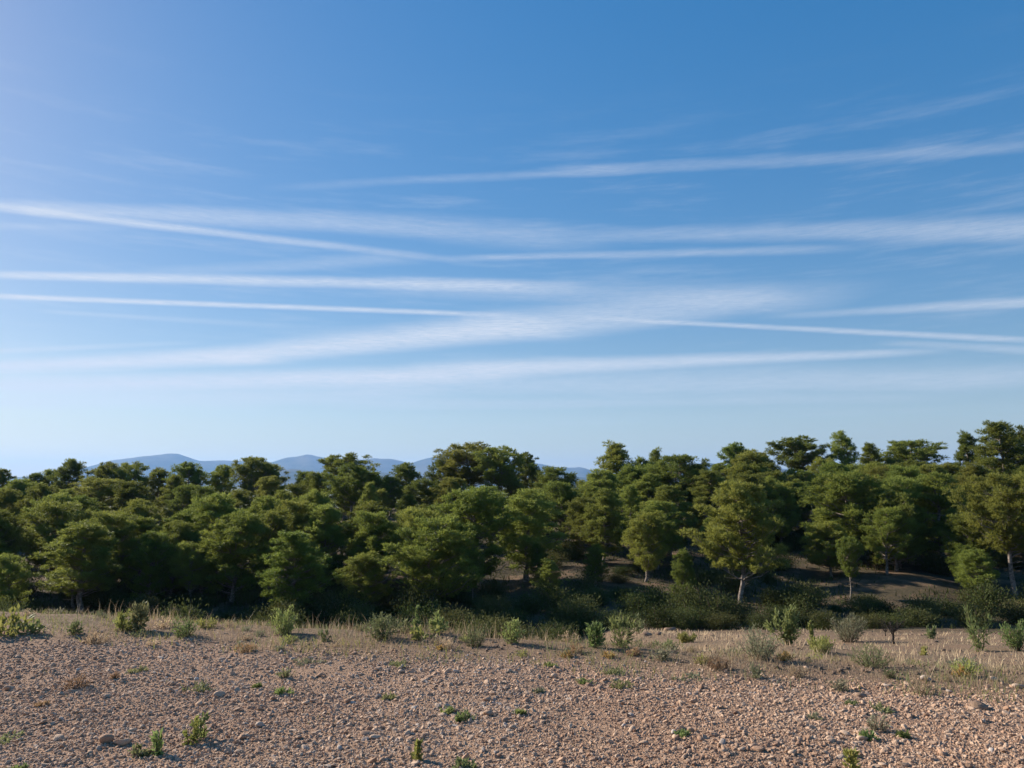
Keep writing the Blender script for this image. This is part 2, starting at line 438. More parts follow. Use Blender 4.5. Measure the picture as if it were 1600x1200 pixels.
# ------------------------------------------------------------------ far hills
def hills(name, label, prof, dist, depth, seed):
    pxs = np.array([p[0] for p in prof], float); pys = np.array([p[1] for p in prof], float)
    az_k = np.arctan((pxs - 800) / FPX)
    el_k = []
    for a, c in zip(pxs, pys):
        d = pix_dir(a, c); el_k.append(d[2] / math.hypot(d[0], d[1]))
    A_ = np.linspace(-1.25, 1.25, 420); el = np.interp(A_, az_k, el_k)
    el = el + 0.0007 * vnoise(A_ * 1000, A_ * 0, 16, seed % 4) + 0.0004 * vnoise(A_ * 1000, A_ * 0, 6, (seed + 1) % 4)
    rr = np.linspace(-1, 1.2, 44); V = []
    for r_ in rr:
        dist_r = dist + r_ * depth
        prof_r = np.exp(-(r_ / 0.48) ** 2) if r_ < 0 else np.exp(-(r_ / 0.6) ** 2)
        spur = 1 - 0.34 * abs(r_) ** 0.7 * (1 + vnoise(A_ * 1000, A_ * 0 + r_ * 60, 34, 2)) * (1 if r_ != 0 else 0)
        zz_ = el * dist_r * prof_r * np.clip(spur, 0.2, 1) - 40 * (1 - prof_r) - 14 * 0
        V.append(np.stack([np.sin(A_) * dist_r, np.cos(A_) * dist_r, zz_], -1))
    V = np.array(V); nn = len(A_); i = np.arange(len(rr) - 1)[:, None] * nn + np.arange(nn - 1)[None, :]
    F = np.stack([i, i + 1, i + nn + 1, i + nn], -1).reshape(-1, 4)
    o = link(name, make_mesh(name, V.reshape(-1, 3), F, smooth=True), M['hill']); tag(o, label, kind='structure'); return o


hills('hills', 'distant blue mountain ridge beyond the pine wood',
      [(-900, 742), (-400, 738), (-120, 752), (0, 750), (60, 742), (135, 730), (180, 718), (240, 710), (278, 707), (312, 718), (345, 718), (395, 720), (425, 722), (450, 713), (484, 708), (512, 714),
       (545, 719), (580, 716), (612, 715), (642, 723), (665, 716), (695, 709), (740, 708), (790, 716), (840, 722), (870, 728), (905, 729), (935, 737), (985, 742), (1050, 728), (1100, 722),
       (1150, 727), (1250, 734), (1400, 738), (1600, 735), (2000, 740), (2600, 738)], 13000, 2600, 1)
hills('foothills', 'lower darker blue foothills before the far ridge',
      [(-900, 750), (0, 756), (200, 748), (330, 742), (430, 733), (465, 731), (520, 742), (600, 738), (660, 744), (760, 735), (860, 741), (960, 748), (1100, 742), (1300, 748), (1600, 746), (2600, 750)], 8200, 1500, 2)

# ------------------------------------------------------------------ pine trees
def envelope(shape, u):
    u = np.clip(u, 0, 1)
    if shape == 'umbrella': return np.where(u < 0.55, 0.35 + 0.65 * (u / 0.55) ** 0.9, np.sqrt(np.maximum(1 - ((u - 0.55) / 0.47) ** 2, 0)))
    if shape == 'tall': return np.where(u < 0.3, 0.6 + 0.4 * u / 0.3, np.maximum(1 - ((u - 0.3) / 0.72) ** 1.6, 0) ** 0.75)
    return np.where(u < 0.42, 0.55 + 0.45 * np.sin(u / 0.42 * math.pi / 2), np.sqrt(np.maximum(1 - ((u - 0.42) / 0.60) ** 2, 0)))


def pine_proto(seed, shape, cb, R0, nl, pad_r, dens=1.0, lean=0.0, low=0.0):
    """a pine 10 m tall: returns (trunk and limbs mesh, crown mesh, crown radius)"""
    g = rng(seed); H = 10.0
    n = 10; t = np.linspace(0, 1, n)
    w = np.cumsum(g.normal(0, 0.085, (n, 2)), 0); w -= w[0]
    path = np.stack([w[:, 0] + lean * t ** 1.5, w[:, 1], t * H * 0.93 - 0.25], -1)
    br = Geo(); br.tube(path, (0.165 * (1 - t) ** 0.75 + 0.03) * (1 + 0.35 * np.exp(-t * 22)), 8)
    ax = lambda z: np.array([np.interp(z, path[:, 2], path[:, 0]), np.interp(z, path[:, 2], path[:, 1]), z])
    pads = []; zb = cb * H; span = H - zb
    lob = g.uniform(0, 6.28, 3); amp = g.uniform(.06, .16, 3)
    lobf = lambda a, u: 1 + amp[0] * np.sin(2 * a + lob[0]) + amp[1] * np.sin(3 * a + lob[1] + 4 * u) + amp[2] * np.sin(5 * a + lob[2] - 5 * u)
    ga = g.uniform(0, 6.28)
    for k in range(nl):
        u = ((k + 0.5) / nl) ** 0.9; a = ga + k * 2.399 + g.normal(0, .3)
        zt = zb + span * (u * 0.95 + 0.02); r = R0 * envelope(shape, u) * lobf(a, u) * g.choice([g.uniform(.78, 1.06), g.uniform(.40, .78)], p=[.7, .3])
        c0 = ax(zt); tip = c0 + np.array([math.cos(a) * r, math.sin(a) * r, 0])
        z0 = max(zt - r * g.uniform(.35, .75), zb * 0.72); z0 = min(z0, H * .9); st = ax(z0)
        pts = curve_pts(st, tip, 7, 0.10 * r, g, 0.025)
        br.tube(pts, np.linspace(0.045 + 0.012 * r, 0.014, 7), 5)
        m_ = 3 if r > 1.3 else 2 if r > .6 else 1
        for q in range(m_):
            tt = 1.0 if q == 0 else g.uniform(.42, .90)
            pc = pts[0] + (pts[-1] - pts[0]) * tt + g.normal(0, .16, 3) * (1 if q == 0 else 2.2) + np.array([0, 0, .10])
            pads.append((pc, pad_r * g.uniform(.66, 1.3) * (1.0 if q == 0 else .85)))
            if q: br.tube(curve_pts(pts[int(tt * 5)], pc, 4, 0.02, g, .03), np.linspace(.022, .010, 4), 4)
    for k in range(int(nl * 0.35)):                      # upper lumps that close the top of the crown
        u = g.uniform(.5, .93); a = g.uniform(0, 6.28); r = R0 * envelope(shape, u) * lobf(a, u) * g.uniform(.2, .85)
        c0 = ax(zb + span * u); pads.append((c0 + np.array([math.cos(a) * r, math.sin(a) * r, g.normal(0, .12)]), pad_r * g.uniform(.6, 1.1)))
    for k in range(8):                                   # dead lower twigs
        z0 = H * g.uniform(max(cb * .35, .05), max(cb * .95, .12)); a = g.uniform(0, 6.28); r = g.uniform(.4, 1.2); st = ax(z0)
        br.tube(curve_pts(st, st + np.array([math.cos(a) * r, math.sin(a) * r, g.uniform(-.1, .35)]), 4, .03, g, .05), np.linspace(.028, .008, 4), 4)
    VV = []; vr = []
    for pc, pr in pads:
        # a bough tip: many small loose needle tufts on twigs, open towards the underside
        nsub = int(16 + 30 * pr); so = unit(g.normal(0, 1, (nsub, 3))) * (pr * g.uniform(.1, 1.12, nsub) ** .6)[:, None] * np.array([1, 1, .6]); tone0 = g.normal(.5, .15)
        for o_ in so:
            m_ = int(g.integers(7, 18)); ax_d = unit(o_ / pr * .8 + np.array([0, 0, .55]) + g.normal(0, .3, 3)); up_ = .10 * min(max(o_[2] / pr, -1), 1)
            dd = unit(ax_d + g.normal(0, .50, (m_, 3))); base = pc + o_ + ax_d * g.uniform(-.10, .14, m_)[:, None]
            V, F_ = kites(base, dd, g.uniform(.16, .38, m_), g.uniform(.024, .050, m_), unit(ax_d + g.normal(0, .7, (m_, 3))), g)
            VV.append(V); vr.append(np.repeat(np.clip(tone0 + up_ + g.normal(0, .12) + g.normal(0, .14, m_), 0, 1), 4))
    V = np.concatenate(VV); F_ = np.arange(len(V)).reshape(-1, 4)
    return br.mesh('pine_trunk'), make_mesh('pine_crown', V, F_, {'var': np.concatenate(vr)}), R0


PROTO = {'round': [pine_proto(11, 'round', .20, 3.1, 66, .55), pine_proto(12, 'round', .28, 3.0, 58, .54, lean=.5), pine_proto(13, 'round', .14, 3.1, 70, .53), pine_proto(14, 'round', .24, 3.2, 60, .58, lean=-.6), pine_proto(15, 'round', .30, 3.2, 52, .60, lean=.3)],
         'umbrella': [pine_proto(21, 'umbrella', .50, 3.3, 46, .52), pine_proto(22, 'umbrella', .42, 3.3, 50, .54, lean=.6), pine_proto(23, 'umbrella', .38, 3.3, 54, .54, lean=-.3)],
         'tall': [pine_proto(31, 'tall', .14, 2.4, 58, .48), pine_proto(32, 'tall', .24, 2.3, 50, .48, lean=.4), pine_proto(33, 'tall', .18, 2.4, 44, .52, lean=-.4)]}
for lst in PROTO.values():
    for tm, cm, _ in lst:
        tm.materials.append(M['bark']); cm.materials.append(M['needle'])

REFS = {345: 'broad domed pine', 655: 'tiered pine by a clearing', 735: 'big broad layered pine', 738: 'small mop-headed pine before the big one', 880: 'bright domed pine with forked trunk', 1150: 'large lobed pine with bare lower trunk', 1323: 'small mop-headed pine below the wide one', 1312: 'wide sunlit fan-branched pine', 1572: 'tall pine with long pale trunk', 548: 'wide-crowned pine with dark trunk', 1065: 'mushroom-shaped pine', 965: 'tall ragged two-tiered pine', 742: 'widest flat-topped crest pine', 1250: 'open-crowned crest pine', 1418: 'long flat-topped crest pine', 1556: 'highest feathery pine'}
# photo column, top row, distance, crown width in photo pixels, shape, optional own label
TREES = [
    (90, 785, 60, 112, 'round'), (0, 793, 60, 80, 'round'), (185, 802, 56, 88, 'round'), (345, 773, 61, 98, 'round', 'broad pine with a domed crown at the foot of the slope'),
    (282, 798, 59, 72, 'tall'), (410, 776, 66, 62, 'round'), (500, 768, 63, 78, 'round'), (440, 766, 70, 62, 'tall'), (655, 791, 64, 66, 'umbrella', 'tiered pine with pale trunk standing left of a clearing of bare earth'),
    (735, 763, 59, 118, 'round', 'big broad pine with layered bright crown above a clearing of bare reddish earth'),
    (738, 862, 54, 34, 'umbrella', 'small mop-headed young pine in front of a big broad pine'),
    (880, 752, 71, 78, 'round', 'bright domed pine with forked trunk above lit bare earth'), (925, 778, 66, 84, 'round'), (1015, 783, 66, 40, 'tall'), (985, 757, 72, 44, 'tall'),
    (1150, 755, 55, 126, 'round', 'large lobed pine with pale bare lower trunk rising from dark scrub'),
    (1066, 858, 52, 40, 'tall'), (1323, 838, 57, 36, 'umbrella', 'small mop-headed young pine with thin straight trunk below a wide sunlit pine'),
    (1312, 738, 66, 120, 'round', 'wide sunlit pine with fan-shaped branches on the open slope'), (1412, 752, 68, 96, 'round'), (1466, 738, 65, 96, 'tall'),
    (1572, 738, 57, 128, 'umbrella', 'tall pine with long pale bare trunk and high crown beside lit grass'), (1515, 800, 60, 70, 'round'),
    (240, 832, 55, 72, 'round'), (802, 785, 70, 46, 'tall'), (832, 776, 73, 52, 'round'), (580, 752, 74, 36, 'tall'),
    (840, 850, 58, 40, 'tall'), (930, 850, 58, 40, 'tall'),
    (30, 750, 80, 76, 'round'), (72, 757, 76, 52, 'round'), (150, 748, 82, 96, 'umbrella'), (210, 752, 80, 66, 'round'), (270, 741, 84, 44, 'tall'), (225, 780, 70, 56, 'round'), (285, 757, 78, 52, 'round'), (325, 760, 76, 54, 'round'),
    (425, 745, 86, 50, 'round'), (462, 757, 78, 64, 'round'), (548, 728, 78, 90, 'umbrella', 'wide-crowned pine with dark bare trunk beside a gap in the wood'), (502, 737, 84, 52, 'round'), (662, 750, 82, 62, 'round'), (705, 747, 80, 66, 'round'), (640, 772, 78, 42, 'tall'), (385, 765, 74, 58, 'round'),
    (870, 730, 84, 74, 'round'), (920, 752, 78, 62, 'round'), (1022, 725, 82, 54, 'round'), (1065, 710, 79, 94, 'umbrella', 'mushroom-shaped pine with tall pale trunk standing clear on the slope'), (965, 690, 86, 66, 'tall', 'tall ragged pine with two-tiered crown rising above its neighbours'), (1165, 705, 82, 70, 'round'), (1205, 737, 76, 70, 'umbrella'), (1242, 735, 80, 76, 'umbrella'),
    (1360, 722, 82, 54, 'round'), (1432, 720, 84, 66, 'round'), (1500, 742, 82, 56, 'round'), (1537, 735, 78, 66, 'round'), (1592, 730, 80, 66, 'round'), (1100, 737, 86, 52, 'round'), (1003, 714, 88, 42, 'tall'), (940, 744, 84, 48, 'round'), (770, 760, 80, 50, 'round'), (120, 775, 72, 60, 'round'),
    (0, 733, 98, 42, 'round'), (55, 738, 100, 34, 'round'), (85, 733, 102, 36, 'round'), (110, 718, 100, 50, 'round'), (165, 724, 98, 62, 'umbrella'), (212, 724, 98, 62, 'umbrella'), (246, 732, 100, 42, 'round'), (300, 723, 98, 60, 'round'), (345, 727, 100, 48, 'round'), (393, 713, 98, 62, 'umbrella'), (427, 723, 100, 54, 'round'),
    (540, 710, 98, 84, 'umbrella'), (603, 746, 104, 24, 'tall'), (480, 737, 98, 42, 'round'), (578, 741, 97, 44, 'round'), (612, 744, 95, 40, 'round'), (800, 742, 94, 44, 'round'), (637, 724, 98, 54, 'round'), (690, 716, 96, 58, 'round'), (742, 694, 95, 104, 'umbrella', 'widest flat-topped pine of the crest, dark, with branches showing beneath'), (782, 700, 92, 88, 'umbrella'), (822, 708, 98, 50, 'round'), (842, 736, 100, 28, 'round'),
    (1022, 700, 96, 34, 'tall'), (1152, 693, 98, 54, 'umbrella'), (1192, 708, 98, 42, 'round'), (1250, 683, 98, 90, 'umbrella', 'open-crowned crest pine with forking limbs and sky showing through'), (1312, 673, 96, 52, 'tall', 'upright dense pine between an open-crowned pine and a narrow one'), (1355, 691, 98, 40, 'tall'), (1418, 687, 98, 100, 'umbrella', 'long flat-topped pine on the crest like a stretched cloud'),
    (1512, 674, 88, 46, 'tall'), (1556, 657, 82, 84, 'tall', 'highest pine of the wood, a tall feathery crown above all others'), (1598, 665, 84, 64, 'tall'), (1478, 732, 96, 42, 'round'), (1128, 724, 100, 42, 'round'), (1285, 716, 92, 54, 'round'), (1392, 716, 94, 48, 'round'),
]
def add_pine(x, y, H, Rad, shape, label, group, g, lift=0.0):
    tm, cm, R0 = PROTO[shape][int(g.integers(len(PROTO[shape])))]
    sz = H / 10.0; sx = min(max(Rad / (R0 * 1.0), sz * .6), sz * 1.7)
    e = empty('pine_tree', (x, y, float(T(x, y)) - 0.08), g.uniform(0, 6.28), (sx, sx, sz))
    tag(e, label, 'tree', group)
    link('trunk', tm, None, e); link('crown', cm, None, e)
    return e


def stand(px, ty, d):
    dr_ = pix_dir(px, ty); t_ = d / dr_[1]; return dr_[0] * t_, EYE + dr_[2] * t_, t_


def nearer(d): return d * (.88 + .12 * min(max((d - 52) / 30, 0), 1))


MARKS = [(stand(t_[0], t_[1], nearer(t_[2]))[0], nearer(t_[2]), REFS[t_[0]]) for t_ in TREES if t_[0] in REFS and len(t_) > 5]
def beside(x, y):
    """the landmark pine a thing stands by, in words"""
    mx, my, ref = min(MARKS, key=lambda m_: (m_[0] - x) ** 2 + .6 * (m_[1] - y) ** 2); dy_ = y - my
    return ('far uphill of the ' if dy_ > 16 else 'uphill of the ' if dy_ > 5 else 'downhill of the ' if dy_ < -5 else 'close beside the ' if abs(x - mx) < 4.5 else 'some way beside the ') + ref


def pine_label(H, Rad, shape, x, y):
    size = 'very tall' if H > 10.5 else 'tall' if H > 9 else 'middling' if H > 7 else 'short' if H > 5 else 'very short'; w = 'broad' if Rad / H > .36 else 'slim' if Rad / H < .25 else 'full'
    return f"{size} {w} {dict(round='round-crowned', tall='upright', umbrella='flat-topped')[shape]} pine {beside(x, y)}"


g = rng(5); PINES = []
for tdef in TREES:
    px, ty, d, w, shape = tdef[:5]; d = nearer(d); x, zt, t_ = stand(px, ty, d)
    H = max(zt - float(T(x, d)) + 0.1, 2.0) * .985; Rad = w / 2 / FPX * t_; PINES.append((x, d))
    add_pine(x, d, H, Rad, shape, tdef[5] if len(tdef) > 5 else pine_label(H, Rad, shape, x, d), 'pines of the wooded slope', g)
# younger pines that close the wood between them
tries = 0; n_ = 0
while n_ < 84 and tries < 2500:
    tries += 1; d = g.uniform(54, 94); px = g.uniform(0, 1600) if g.random() < .5 else g.uniform(820, 1620); x = (px - 800) / FPX * d / math.cos(PITCH)
    if (545 < px < 625 and d < 84) or (855 < px < 905 and d < 72) or (1040 < px < 1092 and d < 80) or (690 < px < 780 and d < 58) or (1210 < px < 1280 and d < 74) or (1540 < px < 1600 and d < 60) or (1395 < px < 1450 and d < 62): continue
    if min((x - a) ** 2 + (d - c) ** 2 for a, c in PINES) < 5.0: continue
    cap = EYE + d * (-.005 if px < 900 else .028) - float(T(x, d)); H = min(g.uniform(4.0, 7.0), cap); Rad = H * g.uniform(.28, .40); shape = 'round' if g.random() < .75 else 'tall'
    PINES.append((x, d)); n_ += 1; add_pine(x, d, H, Rad, shape, pine_label(H, Rad, shape, x, d), 'pines of the wooded slope', g)
tries = 0; n_ = 0
while n_ < 36 and tries < 2500:
    tries += 1; d = g.uniform(45, 60); px = g.uniform(-20, 1620) if g.random() < .6 else g.uniform(-20, 760); x = (px - 800) / FPX * d / math.cos(PITCH)
    if (690 < px < 790) or (1110 < px < 1195) or (1300 < px < 1345) or (1535 < px < 1575) or (850 < px < 990 and d > 50) or (1395 < px < 1460 and d > 48) or (1210 < px < 1260): continue
    if min((x - a) ** 2 + (d - c) ** 2 for a, c in PINES) < 3.2: continue
    H = g.uniform(3.4, 5.6) if px < 760 else g.uniform(2.4, 4.2); Rad = H * g.uniform(.30, .46); shape = 'round' if g.random() < .8 else 'tall'
    PINES.append((x, d)); n_ += 1; add_pine(x, d, H, Rad, shape, pine_label(H, Rad, shape, x, d), 'pines of the wooded slope', g)
# the wood goes on at both sides of the picture
for side, n_ in ((-1, 26), (1, 12)):
    for k in range(n_):
        y = g.uniform(40, 104); x = side * (y * 0.70 + g.uniform(3, 26)); H = g.uniform(6.5, 9.5)
        add_pine(x, y, H, H * .34, 'round', pine_label(H, H * .34, 'round', x, y), 'pines of the wooded slope', g)

# ------------------------------------------------------------------ scrub below the pines
def leafy(seed, H, W, nst, nleaf, ll, lw, ball=0.5, spread=1.0, droop=0.0, rad=0.01, stemk=4, up=0.5, low=0.2):
    """a plant of many stems with leaves along them: returns (stem mesh, foliage mesh)"""
    g = rng(seed); st = Geo(); VV = []; vr = []
    for k in range(nst):
        a = g.uniform(0, 6.28); r = W / 2 * math.sqrt(g.uniform(0, 1)) * spread; h = H * g.uniform(.55, 1.0) * math.sqrt(max(1 - (r / (W / 2 * 1.25)) ** 2, .12))
        p0 = np.array([math.cos(a) * r * .18, math.sin(a) * r * .18, -.03]); p1 = np.array([math.cos(a) * r, math.sin(a) * r, h])
        pts = curve_pts(p0, p1, 6, droop * h - .0, g, .035); st.tube(pts, np.linspace(rad, rad * .35, 6), stemk)
        m_ = max(3, int(nleaf / nst * (h / H + .3))); tt = g.uniform(low, 1.0, m_) ** .8 * 5
        i0 = np.minimum(tt.astype(int), 4); f = (tt - i0)[:, None]; base = pts[i0] * (1 - f) + pts[i0 + 1] * f
        base = base + g.normal(0, 1, (m_, 3)) * ball * W * .16 * np.array([1, 1, .6])
        base[:, 2] = np.maximum(base[:, 2], .01)
        out = unit(base - np.array([0, 0, H * .3])); dd = unit(out * .6 + np.array([0, 0, up]) + g.normal(0, .55, (m_, 3)))
        V, _ = kites(base, dd, ll * g.uniform(.6, 1.25, m_), lw * g.uniform(.7, 1.2, m_), unit(out + g.normal(0, .7, (m_, 3))), g, .15)
        VV.append(V); vr.append(np.repeat(np.clip(g.normal(.5, .15) + g.normal(0, .25, m_), 0, 1), 4))
    V = np.concatenate(VV)
    return st.mesh('stems'), make_mesh('foliage', V, np.arange(len(V)).reshape(-1, 4), {'var': np.concatenate(vr)})


def add_plant(name, protos, mat, loc, sc, rz, label, cat, group=None, stem_mat='twig'):
    sm, fm = protos
    if not sm.materials: sm.materials.append(M[stem_mat])
    if not fm.materials: fm.materials.append(M[mat])
    e = empty(name, loc, rz, sc if isinstance(sc, tuple) else (sc, sc, sc)); tag(e, label, cat, group)
    link('stem', sm, None, e); link('foliage', fm, None, e); return e


SCRUB = [leafy(100 + k, 1.0, 1.5, (34, 22, 40, 16)[k], (4600, 3200, 4200, 2200)[k], .085, .036, ball=.8, rad=.014, low=.1) for k in range(4)]
g = rng(8); placed = []
tries = 0
while len(placed) < 300 and tries < 4000:
    tries += 1
    y = 37.5 + 55 * g.random() ** 2.0; x = g.uniform(-.74, .74) * y
    if vnoise(x, y, 6.0, 3) < g.uniform(-.55, .25) and y > 50: continue
    if y < 40.5 and x > 2: continue
    if any((x - a) ** 2 + (y - c) ** 2 < .8 for a, c in placed): continue
    placed.append((x, y)); s = g.uniform(.7, 1.5) * (1.1 if y < 47 else 1.0)
    foot = y < 48
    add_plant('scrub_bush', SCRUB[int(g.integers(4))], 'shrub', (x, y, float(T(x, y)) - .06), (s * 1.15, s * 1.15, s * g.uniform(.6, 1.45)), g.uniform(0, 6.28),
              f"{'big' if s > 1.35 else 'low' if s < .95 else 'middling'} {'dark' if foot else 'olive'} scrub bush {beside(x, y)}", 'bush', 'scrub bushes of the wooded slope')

# ------------------------------------------------------------------ plants on the verge and the bank
def height_at(px, top, base_pt):
    d = pix_dir(px, top); return EYE + d[2] * base_pt[1] / d[1] - base_pt[2]


def verge_plant(name, px, top, base, wpx, kind, label, cat, seed, mat, y=None):
    p = hit(px, base)
    while px < 870 and p[1] > 11.5 and 'valley' not in label and 'bank' not in label:      # rooted on this side of the bank's crest
        base += 2; p = hit(px, base)
    H = max(height_at(px, top, p), .03) * (.85 if kind == 'mat' else 1.04); dist = math.hypot(p[0], p[1]); W = wpx / FPX * p[1]
    ll, lw, dens, nst = {'sapling': (.055, .020, 900, 11), 'willow': (.085, .014, 420, 9), 'bramble': (.075, .040, 220, 7), 'bushy': (.036, .012, 1250, 24),
                         'sprig': (.050, .022, 130, 4), 'fine': (.040, .008, 1500, 30), 'mat': (.030, .013, 230, 14)}[kind]
    k = min(max(p[1] / 9.0, .8), 3.0) if kind != 'mat' else 1.0
    dens = dens if kind in ('mat', 'sprig') else int(dens * min(max(W * H / .12, .14), 1.0))
    pr = leafy(seed, H, W, nst, dens, ll * k, lw * k, ball=.32 if kind not in ('sprig', 'willow') else .25, rad=.0045 * k, low=.16 if kind != 'willow' else .05, up=.7)
    return add_plant(name, pr, mat, (p[0], p[1], p[2] - .015), 1.0, 0.0, label, cat, 'weeds on the stony field' if kind == 'mat' and name == 'field_weed' else None)


